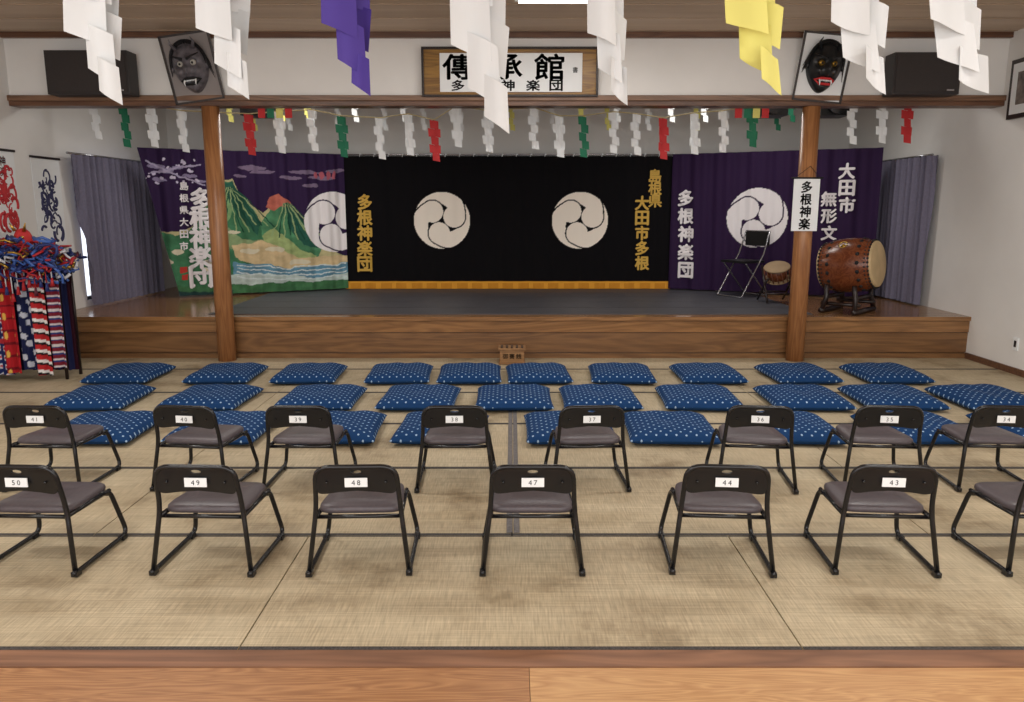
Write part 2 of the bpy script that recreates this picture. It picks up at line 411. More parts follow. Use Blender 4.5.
for x,y,r,ry in [(215,262,12,3),(250,250,10,3),(232,232,8,2),(275,250,9,2.5),(300,262,10,2.5),(165,262,8,3),(178,252,7,2.5),(210,270,9,2)]: c.circ(x,y,r,(216,206,180),ry)
for x,y,r,ry in [(252,168,14,2.2),(262,172,12,1.8),(290,178,12,1.8),(305,172,16,1.8),(322,178,14,2),(335,171,10,1.8),(310,186,8,1.6),(240,176,7,1.6)]: c.circ(x,y,r,(122,104,128),ry)
for x in (316,322,328,334): c.circ(x,174+(x%3),2.2,(176,92,104),4)
for x,y,r in [(155,166,7),(166,170,6),(178,168,5),(190,176,5),(160,180,5),(202,182,4)]: c.circ(x,y,r*1.3,(140,128,158),r*.4)
rr=random.Random(3)
for k in range(26):
    x=rr.uniform(146,200); y=rr.uniform(158,184); c.circ(x,y,rr.uniform(.9,1.8),(206,196,216))
for (x0,y0,x1,y1) in [(145,160,205,186),(150,172,200,163)]:
    c.poly([(x0,y0),(x1,y1),(x1,y1+1.6),(x0,y0+2.2)],(170,160,186))
c.emblem(334,222,29,(236,230,230),1,.3)
for (x,y,w,h) in [(180,266,8,6),(181,274,8,5)]: c.poly([(x,y),(x+w,y),(x+w,y+h),(x,y+h)],(184,60,52))
main=c.build('painted_cloth',M_dyed)
tb=MB(); pxtext(tb,c,'多根神楽団',201,199,22,19.5,0,.045); pxtext(tb,c,'島根県大田市',184,186,8.5,12,0,.035)
t1=tb.build('white_lettering',[M_textw]); group('landscape_curtain',[main,t1])
# right purple curtain
c=Curtain((2.12,10.42),(4.36,9.3),ZB+.01,2.22,amp=.018,lam=.34,base=(46,27,60),step=.009)
c.emblem(757,218,31,(236,230,232),1,.3)
main=c.build('dyed_cloth',M_dyed)
tb=MB(); pxtext(tb,c,'多根神楽団',686,198,15,18,0,.045); pxtext(tb,c,'大田市',847,171,16,17,0,.045); pxtext(tb,c,'無形文化財',829,199,15,17,0,.04)
t1=tb.build('white_lettering',[M_textw]); group('purple_banner_curtain',[main,t1])
def plain_curtain(name,P0,P1,z0,z1,skl=0,skr=0):
    c=Curtain(P0,P1,z0,z1,amp=.03,lam=.13,base=(1,1,1),step=.012,skl=skl,skr=skr)
    o=c.build('drape',M_curt)
    mb=MB(); mb.tube([(P0[0],P0[1]-.05,z1+.01),(P1[0],P1[1]+.05,z1+.01)],.012,0,8); r=mb.build('rail',[M_steel])
    group(name,[o,r])
plain_curtain('window_drape',(XL+.1,8.36),(XL+.16,10.1),ZS+.02,2.08,skl=.22)
plain_curtain('window_drape',(XR-.1,10.1),(XR-.1,8.55),ZS+.02,2.08,skr=.05)

# ---------------------------------------------------------------- chairs
def chair_mesh():
    mb=MB(); hw=.163; ZT=.472
    arch=fillet([(-.207,.012,.013),(-.174,.05,.28),(-hw,.01,ZT),(hw,.01,ZT),(.174,.05,.28),(.207,.012,.013)],.06,6)
    mb.tube(arch,.0105,0,10)
    for s in (-1,1):
        p=fillet([(s*.207,.012,.02),(s*.207,.0,.0125),(s*.209,.42,.0125),(s*.172,.37,.235),(s*.16,.30,.24)],.05,5)
        mb.tube(p,.0105,0,10)
        mb.tube([(s*.174,.05,.247),(s*.165,.38,.235)],.010,0,8)
        mb.box(s*.207-.013,s*.207+.013,.0,.035,0,.02,1); mb.box(s*.209-.013,s*.209+.013,.36,.395,0,.02,1)
    mb.tube([(-.176,.06,.24),(.176,.06,.24)],.009,0,8); mb.tube([(-.168,.36,.225),(.168,.36,.225)],.009,0,8)
    N=48; rings=[]
    for (sc,z) in [(.9,.240),(.985,.243),(1,.254),(.985,.266),(.93,.274),(.6,.276),(.02,.274)]:
        ring=[]
        for k in range(N):
            t=2*PI*k/N; ct,st=math.cos(t),math.sin(t)
            x=abs(ct)**.3*(1 if ct>0 else -1); y=abs(st)**.3*(1 if st>0 else -1)
            ring.append((x*sc*(.168-.012*y),.24+y*sc*.17,z-.006*y))
        rings.append(ring)
    v=[p for r in rings for p in r]; f=[tuple(range(N-1,-1,-1))]
    for i in range(len(rings)-1):
        for k in range(N): f.append((i*N+k,i*N+(k+1)%N,(i+1)*N+(k+1)%N,(i+1)*N+k))
    f.append(tuple((len(rings)-1)*N+k for k in range(N))); mb.add(v,f,2,True)
    N=48; loops=[]
    for (yo,kind) in [(-.006,'o'),(-.006,'i'),(.006,'i'),(.006,'o')]:
        for k in range(N):
            t=2*PI*k/N; ct,st=math.cos(t),math.sin(t)
            if kind=='o':
                x=abs(ct)**.32*(1 if ct>0 else -1)*.163; z=abs(st)**.4*(1 if st>0 else -1)*.066
                if z<0: z+= .022*(1-(x/.163)**2)
            else: x=ct*.022; z=st*.009+.042
            zz=ZT-.067+z; yb=.01+(ZT-zz)*.18+ .012*(x/.163)**2*-1+.012
            loops.append((x,yb+yo,zz))
    f=[]
    for i in range(4):
        for k in range(N):
            j=(i+1)%4; f.append((i*N+k,i*N+(k+1)%N,j*N+(k+1)%N,j*N+k))
    mb.add(loops,f,1)
    mb.box(-.046,.046,.013,.0175,.385,.423,3)
    for s in (-1,1): mb.ball((s*.12,.014,.405),.006,0,8)
    me=mb.build('stacking_chair_proto',[M_tube,M_plate,M_seat,M_white]); d=me.data; bpy.data.objects.remove(me); return d
CH=chair_mesh()
nums=iter(['50','49','48','47','44','43','42','41','40','39','38','37','36','35','34'])
def chair(X,Y,rot):
    o=bpy.data.objects.new('low_floor_chair',CH); bpy.context.scene.collection.objects.link(o)
    o.location=(X,Y,0.0035); o.rotation_euler=(0,0,math.radians(rot))
    mb=MB(); n=next(nums)
    for i,ch in enumerate(n):
        v,f=glyph(ch); mb.add([(-.011+.022*i+p[0]*.021,.0122,.404+p[1]*.021) for p in v],f,0)
    t=mb.build('seat_number',[M_ink]); t.parent=o
for x,r in [(-2.02,-2),(-1.29,-2),(-.635,2),(.085,0),(.875,-4),(1.555,-4),(2.27,1)]: chair(x,2.97,r)
for x,r in [(-2.53,-2),(-1.74,-6),(-1.135,-1),(-.305,1),(.425,3),(1.315,-6),(2.0,-5),(2.62,-4)]: chair(x,3.93,r)

# ---------------------------------------------------------------- cushions
def cushion_mat():
    m,nt,b=new_mat('indigo_dotted_cotton'); L=nt.links
    tc=nt.nodes.new('ShaderNodeTexCoord'); mp=nt.nodes.new('ShaderNodeMapping'); mp.inputs['Rotation'].default_value=(0,0,PI/4); mp.inputs['Scale'].default_value=(22,22,0)
    L.new(tc.outputs['Object'],mp.inputs['Vector'])
    fr=nt.nodes.new('ShaderNodeVectorMath'); fr.operation='FRACTION'; L.new(mp.outputs[0],fr.inputs[0])
    ds=nt.nodes.new('ShaderNodeVectorMath'); ds.operation='DISTANCE'; ds.inputs[1].default_value=(.5,.5,0); L.new(fr.outputs[0],ds.inputs[0])
    lt=nt.nodes.new('ShaderNodeMath'); lt.operation='LESS_THAN'; lt.inputs[1].default_value=.15; L.new(ds.outputs['Value'],lt.inputs[0])
    mx=nt.nodes.new('ShaderNodeMix'); mx.data_type='RGBA'; mx.inputs[6].default_value=lin((20,58,104)); mx.inputs[7].default_value=lin((156,182,212))
    L.new(lt.outputs[0],mx.inputs[0]); L.new(mx.outputs[2],b.inputs['Base Color']); b.inputs['Roughness'].default_value=.85; b.inputs['Specular IOR Level'].default_value=.2
    return m
def cushion_mesh():
    n=34; g=np.linspace(-1,1,n); mb=MB()
    for side in (1,-1):
        v=[];f=[]
        for b_ in g:
            for a in g:
                u=math.sin(a*PI/2)*.5+a*.5; w=math.sin(b_*PI/2)*.5+b_*.5
                x=.30*u*(1-.035*(1-w*w)); y=.325*w*(1-.035*(1-u*u))
                e=max(0,(1-abs(u)**5)*(1-abs(w)**5))**.55
                if side>0:
                    z=.038+.066*e-.012*math.exp(-(u*u+w*w)*30)+.004*math.sin(9*u+4*w)*e
                else: z=.038-.037*e**.6
                v.append((x,y,z))
        for i in range(n-1):
            for j in range(n-1):
                q=(i*n+j,i*n+j+1,(i+1)*n+j+1,(i+1)*n+j); f.append(q if side>0 else q[::-1])
        mb.add(v,f,0,True)
    o=mb.build('zabuton_proto',[cushion_mat()]); d=o.data; bpy.data.objects.remove(o); return d
CU=cushion_mesh()
def cushion(px,Y,rot=0,sx=1):
    zc=Y*math.cos(PITCH)+(CAM_H-.05)*math.sin(PITCH); X=(px-512)*zc/F
    o=bpy.data.objects.new('floor_cushion',CU); bpy.context.scene.collection.objects.link(o)
    o.location=(X,Y,.0035); o.rotation_euler=(0,0,math.radians(rot)); o.scale=(sx,1,1)
rr=random.Random(5)
for x in (130,227,310,400,470,538,621,707,797,885): cushion(x,6.80,rr.uniform(-3,3),.95)
for x in (101,212,322,420,514,599,698,802,891,984): cushion(x,5.90,rr.uniform(-3,3))
for x in (105,226,337,442,569,669,788,915,1036): cushion(x,5.05,rr.uniform(-3,3))

# ---------------------------------------------------------------- paper streamers
def sheet(mb,q,Y,mi,curl,ph):
    n=5; v=[]
    for back in (0,1):
        for i in range(n+1):
            for j in range(n+1):
                u=j/n; w=i/n
                x=(q[0][0]*(1-u)+q[1][0]*u)*(1-w)+(q[3][0]*(1-u)+q[2][0]*u)*w
                z=(q[0][1]*(1-u)+q[1][1]*u)*(1-w)+(q[3][1]*(1-u)+q[2][1]*u)*w
                y=Y+curl*math.sin(PI*u+ph)+curl*.7*(w-.5)*math.cos(ph*2)+back*.0015
                v.append((x,y,z))
    f=[];m=(n+1)*(n+1)
    for i in range(n):
        for j in range(n):
            a=i*(n+1)+j; f.append((a,a+n+1,a+n+2,a+1)); f.append((m+a,m+a+1,m+a+n+2,m+a+n+1))
    mb.add(v,f,mi,True)
def shide(mb,x,y,ztop,w,h,n,mi,flip,sk,rnd):
    cx=x; sh=h/n; z=ztop
    for i in range(n):
        s=flip*(1 if i%2==0 else -1); dx=sk*w
        q=[(cx-w/2,z+sh*.12),(cx+w/2,z-sh*.06),(cx+w/2+dx*.5,z-sh*1.08),(cx-w/2+dx*.5,z-sh*.92)]
        sheet(mb,q,y+s*.004,mi,w*.06,rnd.uniform(0,6))
        cx+=dx*.5+w*.34*s; z-=sh
big=MB(); rr=random.Random(11)
Yb=3.3
def W(px,py,Y):
    z=zat(py,Y); return (Xat(px,Y,z),z)
PIECES=[[(-20,-92),(10,-96),(14,-40),(-18,-30)],[(-26,-44),(10,-54),(12,2),(-26,-6)],[(-29,-14),(8,-24),(11,46),(-28,32)],[(-14,20),(17,34),(20,84),(-12,66)],[(4,56),(26,68),(28,105),(4,90)]]
PIECES2=[[(-8,-94),(16,-90),(18,-30),(-4,-34)],[(-4,-44),(25,-38),(24,18),(-8,12)],[(0,6),(28,18),(24,60),(-6,46)]]
for cx,bot,mi,sx in [(94,105,0,1),(222,100,0,1),(347,97,1,.88),(480,134,0,1.05),(608,105,0,.72),(755,95,2,1),(860,94,0,1),(957,94,0,1.1)]:
    dy=bot-105; sy=1.0
    if bot>120: dy=4; sy=1.24
    for i,p in enumerate(PIECES):
        sheet(big,[W(cx+a*sx,b*sy+dy,Yb) for a,b in p],Yb+.03*(i%2),mi,.026,rr.uniform(0,6))
    for i,p in enumerate(PIECES2):
        sheet(big,[W(cx+a*sx,b*sy+dy,Yb+.08) for a,b in p],Yb+.09+.02*(i%2),mi,.026,rr.uniform(0,6))
    X,Z=W(cx-3*sx,-90+dy,Yb); big.tube([(X,Yb,Z-.02),(X,Yb,2.78)],.004,3,6)
big.tube([(XL+t/40*(XR-XL),Yb,2.78) for t in range(41)],.012,3,8)
big.build('hanging_paper_streamers',[M_shide,M_purple,M_yellow,M_rope])
sm=MB(); Ysm=8.35
cols={'w':0,'g':1,'r':2,'y':3}
L=[(98,142,'w'),(126,150,'g'),(154,150,'w'),(185,155,'w'),(251,158,'r'),(281,156,'w'),(314,154,'w'),(343,160,'g'),(381,162,'w'),(409,158,'w'),(435,164,'r'),(457,150,'w'),(488,155,'w'),(534,152,'w'),(559,160,'w'),(582,160,'g'),(612,156,'w'),(636,158,'w'),(662,162,'r'),(693,157,'w'),(721,155,'w'),(751,150,'g'),(851,147,'w'),(880,146,'w'),(905,146,'r')]
sp=[]
for px,pb,cname in L:
    zb=zat(pb,Ysm); h=.41; zt=zb+h+.03; X=Xat(px,Ysm,zb)
    shide(sm,X-.012,Ysm,zt,.075,h,5,cols[cname],rr.choice([-1,1]),.16,rr); shide(sm,X+.012,Ysm+.012,zt,.06,h*.8,4,cols[cname],rr.choice([-1,1]),0,rr)
    sp.append((X,Ysm,zt+.01))
sp=[(XL,Ysm,2.6)]+sp+[(XR,Ysm,2.6)]
sm.tube(sp,.006,4,6)
for Yr,cnt,z in ((9.5,16,2.83),(10.2,15,2.80)):
    for i in range(cnt):
        X=-3.9+7.8*i/(cnt-1)+rr.uniform(-.12,.12); ci=rr.choice([0,0,0,0,3,1])
        shide(sm,X,Yr,z,.06,.30,4,ci,1,.1,rr)
    sm.tube([(XL,Yr,z+.02),(0,Yr,z+.02),(XR,Yr,z+.02)],.005,4,6)
for X in (-3.2,-1.6,0,1.6,3.2): sm.tube([(X,7.85,2.62),(X*.95,10.9,2.86)],.004,4,6)
sm.build('stage_paper_streamer_canopy',[M_white,M_green,M_red,M_yellow,M_rope])
mb=MB()
for px0 in (258,735):
    for i in range(4):
        X=Xat(px0+i*9,8.0,2.45); mb.box(X,X+.07,8.0,8.004,zat(118,8.0),zat(108,8.0),i%3)
    mb.tube([(Xat(px0-4,8.0,2.46),8.002,zat(108,8.0)),(Xat(px0+42,8.0,2.46),8.002,zat(108,8.0))],.004,0,6)
mb.build('coloured_tag_garland',[M_red,M_green,M_yellow])

# ---------------------------------------------------------------- header sign
def hx(px,z=2.8,Y=7.6): return Xat(px,Y,z)
x0,x1=hx(422),hx(598); z0,z1=zat(97,7.57),zat(47,7.57)
mb=MB(); mb.box(x0,x1,7.575,7.60,z0,z1,0)
mb.box(x0,x1,7.545,7.575,z1-.02,z1,1); mb.box(x0,x1,7.545,7.575,z0,z0+.02,1); mb.box(x0,x0+.02,7.545,7.575,z0+.02,z1-.02,1); mb.box(x1-.02,x1,7.545,7.575,z0+.02,z1-.02,1)
xi0,xi1=hx(440),hx(582); zi0,zi1=zat(92,7.57),zat(53,7.57)
mb.box(xi0,xi1,7.565,7.575,zi0,zi1,2)
f=mb.build('board',[M_boardgold,M_drum_dark,M_white],.003)
tb=MB(); mf=lambda s,z:(s,7.563,z)
for ch,px in zip('傳承館',(458,507,549)): put_text(tb,ch,mf,hx(px),zat(67,7.57),.23,bold=.025,wx=1.2)
for ch,px in zip('多根神楽団',(458,483,508,533,556)): put_text(tb,ch,mf,hx(px),zat(85.5,7.57),.095,bold=.03,wx=1.3)
put_text(tb,'書',mf,hx(575),zat(70,7.57),.05,bold=.01)
t=tb.build('calligraphy',[M_ink]); group('name_plaque',[f,t])

# ---------------------------------------------------------------- speakers on header
M_case=mat('speaker_case',(40,34,34),.5); M_grille=mat('speaker_grille',(52,46,45),.85,nscale=300,namt=.3)
def speaker(pxa,pxb,pya,pyb):
    xa,xb=hx(pxa),hx(pxb); za,zb=zat(pyb,7.4),zat(pya,7.4)
    mb=MB(); mb.box(xa,xb,7.36,7.55,za,zb,0); mb.box(xa+.02,xb-.02,7.352,7.36,za+.02,zb-.02,1)
    mb.box((xa+xb)/2-.08,(xa+xb)/2+.08,7.55,7.62,za+.08,zb-.08,0)
    mb.box(xb-.12,xb-.05,7.349,7.352,za+.03,za+.045,2)
    mb.build('wall_speaker',[M_case,M_grille,M_steel],.006)
speaker(60,140,51,95); speaker(882,947,53,95)
for px in (258,770,832):
    X=Xat(px,8.6,2.5); mb=MB()
    mb.box(X-.16,X+.16,8.5,8.8,2.49,2.72,0); mb.lathe([(.09,0),(.1,.02),(.1,.05)],Matrix.Translation((X,8.5,2.6))@Matrix.Rotation(PI/2,4,'X'),1,20)
    mb.tube([(X,8.65,2.7),(X,8.65,ZC)],.012,0,8)
    mb.build('stage_floodlight',[M_black,M_chrome],.01)

# ---------------------------------------------------------------- demon masks on boards
def mask(X,Z,tilt,facec,board,eye,hairc,lipc):
    R0=Matrix.Translation((X,7.49,Z))@Matrix.Rotation(math.radians(tilt),4,'Y')@Matrix.Rotation(math.radians(9),4,'X')
    mb=MB(); w_,h_=.235,.305
    mb.box(-w_,w_,.045,.06,-h_,h_,0,R0)
    for a in ((-w_,w_,-h_,-h_+.018),(-w_,w_,h_-.018,h_),(-w_,-w_+.018,-h_,h_),(w_-.018,w_,-h_,h_)): mb.box(a[0],a[1],.03,.046,a[2],a[3],1,R0)
    b=mb.build('framed_backing_board',[board,M_drum_dark])
    R=R0@Matrix.Scale(.98,4)
    mb=MB(); N=28; v=[];f=[]
    for i in range(N+1):
        for j in range(N+1):
            u=-1+2*j/N; w=-1+2*i/N
            rr_=math.hypot(u,w); 
            k=max(abs(u),abs(w)); s=k/rr_ if rr_>0 else 1
            uu,ww=u*s,w*s
            wd=.165*(1+.12*ww-.18*max(0,-ww)**2)
            d=.13*math.sqrt(max(0,1-uu*uu-ww*ww))
            d+=.06*math.exp(-((uu/.16)**2))*math.exp(-((ww+.05)/.25)**2)
            d+=.035*math.exp(-((abs(uu)-.38)/.25)**2-((ww-.38)/.12)**2)
            d+=.03*math.exp(-((abs(uu)-.5)/.2)**2-((ww+.15)/.18)**2)
            d-=.05*math.exp(-((abs(uu)-.38)/.17)**2-((ww-.17)/.11)**2)
            d-=.05*math.exp(-(uu/.45)**2-((ww+.52)/.13)**2)
            v.append(R@Vector((uu*wd,.04-d,ww*.23)))
    for i in range(N):
        for j in range(N): a=i*(N+1)+j; f.append((a,a+1,a+N+2,a+N+1))
    mb.add(v,f,0,True)
    def P(x,y,z): return R@Vector((x,y,z))
    for s in (-1,1):
        mb.ball(P(s*.06,-.058,.04),.028,1,12); mb.ball(P(s*.06,-.083,.038),.011,2,8)
        mb.tube([P(s*.02,-.10,.075),P(s*.07,-.105,.095),P(s*.13,-.06,.12)],.014,4,8,r2=.004)
        mb.tube([P(s*.08,-.03,.17),P(s*.11,-.06,.22),P(s*.10,-.09,.26)],.02,0,10,r2=.003)
        mb.tube([P(s*.05,-.07,-.10),P(s*.055,-.10,-.13),P(s*.05,-.10,-.16)],.011,5,8,r2=.002)
        mb.ball(P(s*.165,.01,.02),.03,0,10,(.5,.7,1.4))
    mb.tube([P(-.09,-.045,-.11),P(-.04,-.085,-.095),P(.04,-.085,-.095),P(.09,-.045,-.11),P(.05,-.075,-.145),P(-.05,-.075,-.145)],.012,3,8,closed=True)
    for i in range(7): x=-.045+.015*i; mb.ball(P(x,-.075,-.112),.007,5,8,(1,1,1.4))
    hr=random.Random(2)
    for k in range(60):
        t=PI*(-.05+1.1*k/59); x=.15*math.cos(t); z=.05+.18*math.sin(t)
        mb.tube([P(x,.0,z),P(x*1.15,-.01,z*1.1),P(x*1.25+hr.uniform(-.015,.015),.03,z*.95-.04-hr.uniform(0,.10))],.011,4,5,r2=.002)
    m=mb.build('mask_face',[facec,eye,M_ink,lipc,hairc,M_white])
    group('demon_mask_plaque',[b,m])
M_hair=mat('hair_dark',(24,22,26),.7)
mask(hx(195),zat(68,7.5),-8,mat('mask_grey',(96,92,98),.4,nscale=20,namt=.5),mat('board_grey',(140,132,130),.6),mat('mask_eye_pale',(190,186,176),.4),M_hair,M_ink)
mask(hx(820),zat(68,7.5),5,mat('mask_black',(24,27,30),.3,nscale=20,namt=.3),M_white,M_brass,M_ink,M_red)

# ---------------------------------------------------------------- paper sign on right column
cx=2.83
mb=MB(); mb.box(cx-.125,cx+.125,7.545,7.55,zat(231,7.55),zat(178,7.55),0); mb.tube([(cx-.15,7.545,zat(178,7.55)),(cx+.15,7.545,zat(178,7.55))],.009,1,8)
mb.tube([(cx-.12,7.545,zat(178,7.55)),(cx+.03,7.565,zat(166,7.55)),(cx+.12,7.545,zat(178,7.55))],.003,1,6)
b=mb.build('paper',[M_white,M_ink])
tb=MB()
for i,ch in enumerate('多根神楽'): put_text(tb,ch,lambda s,z:(s,7.543,z),cx,zat(187+i*12.3,7.55),.105,bold=.035)
t=tb.build('lettering',[M_ink]); group('hanging_paper_sign',[b,t])

# ---------------------------------------------------------------- offering box
mb=MB(); Y0=7.42;Y1=7.6
mb.box(-.12,.12,Y0,Y1,.006,.145,0); mb.box(-.135,.135,Y0-.012,Y1+.012,.145,.165,0); mb.box(-.13,.13,Y0-.008,Y1+.008,.0035,.02,0)
for i in range(5): mb.box(-.11+i*.05,-.09+i*.05,Y0+.01,Y1-.01,.165,.172,1)
b=mb.build('wooden_box',[wood('box_wood',(128,92,58),(166,124,82),'x',4),M_drum_dark],.003)
tb=MB()
for i,ch in enumerate('御賽銭'): put_text(tb,ch,lambda s,z:(s,Y0-.002,z),-.065+.065*i,.085,.052,bold=.01)
t=tb.build('lettering',[M_ink]); group('offering_box',[b,t])

# ---------------------------------------------------------------- taiko
C=Vector((3.58,8.15,.925)); ax=Vector((.72,-.68,.10)).normalized()
q=Vector((0,0,1)).rotation_difference(ax).to_matrix().to_4x4(); MM=Matrix.Translation(C)@q
mb=MB(); hl=.27
prof=[(.235+.05*(1-(z/hl)**2),z) for z in np.linspace(-hl,hl,17)]
mb.lathe([(float(a),float(b)) for a,b in prof],MM,0,40)
for s in (-1,1):
    mb.lathe([(.238,s*(hl-.05)),(.244,s*(hl-.045)),(.238,s*hl),(.225,s*(hl+.008)),(.001,s*(hl+.010))] if s>0 else [(.001,-(hl+.010)),(.225,-(hl+.008)),(.238,-hl),(.244,-(hl-.045)),(.238,-(hl-.05))],MM,1,40)
    for k in range(36):
        t=2*PI*k/36
        for dz in (.02,.055):
            mb.ball(MM@Vector((.246*math.cos(t),.246*math.sin(t),s*(hl-dz))),.012,2,6)
    for k in range(18):
        t=2*PI*k/18
        mb.ball(MM@Vector((.262*math.cos(t),.262*math.sin(t),s*(hl-.12))),.022,2,8,(1,1,1))
for a in (0,PI): 
    mb.ball(MM@Vector((.285*math.cos(a),.285*math.sin(a),0)),.02,3,8)
    ring=[MM@Vector((.305*math.cos(a),.04*math.sin(t),.04*math.cos(t))) for t in np.linspace(0,2*PI,16,endpoint=False)]
    mb.tube(ring,.006,3,6,closed=True)
d=mb.build('drum',[M_drum,M_skin,M_ink,M_brass])
mb=MB(); side=ax.cross(Vector((0,0,1))).normalized(); axh=Vector((ax.x,ax.y,0)).normalized(); base=Vector((C.x,C.y,ZS))
def SP(a,b,z): return base+axh*a+side*b+Vector((0,0,z))
for s in (-1,1):
    mb.tube([SP(s*.17,-.27,.04),SP(s*.15,-.22,.16),SP(s*.14,-.25,.30)],.026,0,8); mb.tube([SP(s*.17,.27,.04),SP(s*.15,.22,.16),SP(s*.14,.25,.30)],.026,0,8)
    mb.tube([SP(s*.17,-.30,.028),SP(s*.17,.30,.028)],.027,0,8); mb.tube([SP(s*.15,-.23,.17),SP(s*.15,.23,.17)],.024,0,8)
for b_ in (-.22,.22): mb.tube([SP(-.2,b_,.10),SP(.2,b_,.10)],.02,0,8)
st=mb.build('stand',[M_drum_dark]); group('taiko_drum',[d,st])
# small rope drum
C=Vector((3.08,8.95,.78)); q=Vector((0,0,1)).rotation_difference(Vector((-.2,-.35,.9)).normalized()).to_matrix().to_4x4(); MM=Matrix.Translation(C)@q
zf=ZS+.0095
mb=MB(); mb.lathe([(.10,-.07),(.115,0),(.10,.07)],MM,0,28); mb.lathe([(.14,.065),(.15,.075),(.14,.085),(.001,.086)],MM,1,28); mb.lathe([(.001,-.086),(.14,-.085),(.15,-.075),(.14,-.065)],MM,1,28)
for k in range(16):
    t=2*PI*k/16; u=t+PI/16
    mb.tube([MM@Vector((.145*math.cos(t),.145*math.sin(t),.07)),MM@Vector((.145*math.cos(u),.145*math.sin(u),-.07))],.006,2,6)
for sx in (-1,1):
    mb.tube([(C.x+sx*.15,8.78,zf+.013),(C.x+sx*.14,9.08,.86)],.013,3,8); mb.tube([(C.x+sx*.15,9.14,zf+.013),(C.x+sx*.14,8.84,.72)],.013,3,8)
mb.tube([(C.x-.15,8.83,.55),(C.x+.15,8.83,.55)],.011,3,8); mb.tube([(C.x-.15,9.09,.55),(C.x+.15,9.09,.55)],.011,3,8)
mb.build('small_rope_drum',[M_drum,mat('aged_drum_skin',(150,126,96),.7,nscale=8),mat('drum_cord',(120,70,50),.7),M_drum_dark])
def folding(X,Y,rot):
    R=Matrix.Translation((X,Y,ZS+.009))@Matrix.Rotation(math.radians(rot),4,'Z'); mb=MB()
    def T(p): return R@Vector(p)
    for s in (-1,1):
        mb.tube([T((s*.2,.22,.012)),T((s*.2,-.12,.52)),T((s*.19,-.22,.80))],.011,0,8)
        mb.tube([T((s*.18,-.24,.012)),T((s*.18,.16,.42))],.011,0,8)
    mb.tube([T((-.19,-.22,.80)),T((.19,-.22,.80))],.011,0,8); mb.tube([T((-.2,.22,.012)),T((.2,.22,.012))],.011,0,8); mb.tube([T((-.18,-.24,.012)),T((.18,-.24,.012))],.011,0,8)
    mb.box(-.19,.19,-.16,.2,.42,.45,1,R); mb.box(-.185,.185,-.235,-.205,.62,.79,1,R)
    mb.build('folding_chair',[M_steel,M_black],.006)
folding(2.88,9.6,120)

# ---------------------------------------------------------------- left: posters and costumes
def poster(name,y0,y1,z0,z1,bg,fg,seed,text=None):
    r=random.Random(seed); mb=MB(); x=XL+.004
    mb.box(x,x+.006,y0,y1,z0,z1,0); mb.box(x,x+.02,y0-.01,y1+.01,z1-.01,z1+.012,2); mb.box(x,x+.02,y0-.01,y1+.01,z0-.012,z0+.01,2)
    w=y1-y0;h=z1-z0
    for k in range(44):
        cy=y0+w*r.uniform(.2,.8); cz=z0+h*r.uniform(.15,.8); a=r.uniform(0,6.28); rad=r.uniform(.03,.08)
        p=[(x+.008,cy+rad*math.cos(a+t)*.8,cz+rad*math.sin(a+t)*1.1) for t in np.linspace(0,r.uniform(1.5,3.6),9)]
        p=[q for q in p if y0+.02<q[1]<y1-.02 and z0+.02<q[2]<z1-.02]
        if len(p)>2: mb.tube(p,r.uniform(.006,.016),1,6)
    o=[mb.build('print',[bg,fg,M_drum_dark])]
    if text:
        tb=MB(); put_text(tb,text,lambda s,z:(x+.0085,s,z),(y0+y1)/2,z1-.1,.09,bold=.02); o.append(tb.build('lettering',[fg]))
    group(name,o)
poster('dragon_print_scroll',7.82,8.30,1.12,2.02,M_white,mat('indigo_print',(56,56,92),.8),1)
poster('red_print_scroll',7.2,7.56,1.2,2.05,M_white,mat('red_print',(190,50,56),.8),4,'神楽')
def robe(y,x0,x1,z0,z1,colf,name):
    c=Curtain((x0,y),(x1,y),z0,z1,amp=.02,lam=.11,base=(1,1,1),step=.008)
    for m_,rgb in colf(c.S,c.Z): c.C[m_]=lin(rgb)
    return c.build(name,M_dyed)
tr=lambda S:np.ones(S.shape,bool)
objs=[]
objs.append(robe(6.72,-4.74,-4.44,.05,1.08,lambda S,Z:[(tr(S),(34,44,96)),((np.hypot((S*14)%1-.5,(Z*12)%1-.5)<.3),(214,216,226)),((np.hypot((S*14)%1-.5,(Z*12)%1-.5)<.14),(196,60,64)),((Z*3)%1<.12,(190,52,60))],'navy_robe'))
objs.append(robe(6.66,-4.46,-4.33,.08,1.06,lambda S,Z:[(tr(S),(168,30,38)),(((Z*9)%1<.2),(112,20,30)),((np.hypot((S*16)%1-.5,(Z*6)%1-.5)<.2),(214,170,80))],'red_sash'))
objs.append(robe(6.72,-4.35,-4.17,.1,1.04,lambda S,Z:[(tr(S),(28,34,72)),((np.sin(S*60+Z*30)+.6*np.sin(Z*70-S*40)>.5),(200,202,214))],'patterned_robe'))
objs.append(robe(6.66,-4.19,-4.05,.06,1.0,lambda S,Z:[(tr(S),(176,40,44)),(((Z*11+S*2)%1<.3),(226,222,220)),(((Z*11+S*2)%1>.78),(24,22,26))],'striped_robe'))
objs.append(robe(6.70,-4.07,-3.95,.12,.9,lambda S,Z:[(tr(S),(120,34,50)),(((Z*16)%1<.3),(210,200,200)),(((Z*16)%1>.8),(40,60,120))],'tasselled_sash'))
objs.append(robe(6.95,-4.74,-3.97,.05,1.0,lambda S,Z:[(tr(S),(60,22,36)),(((S*9)%1<.3),(36,40,80))],'rear_robe'))
mb=MB()
for x in (-4.72,-4.0):
    for y in (6.76,6.98): mb.tube([(x,y,.0035),(x,y,1.12)],.015,0,8)
    mb.tube([(x,6.7,1.11),(x,7.02,1.11)],.015,0,8)
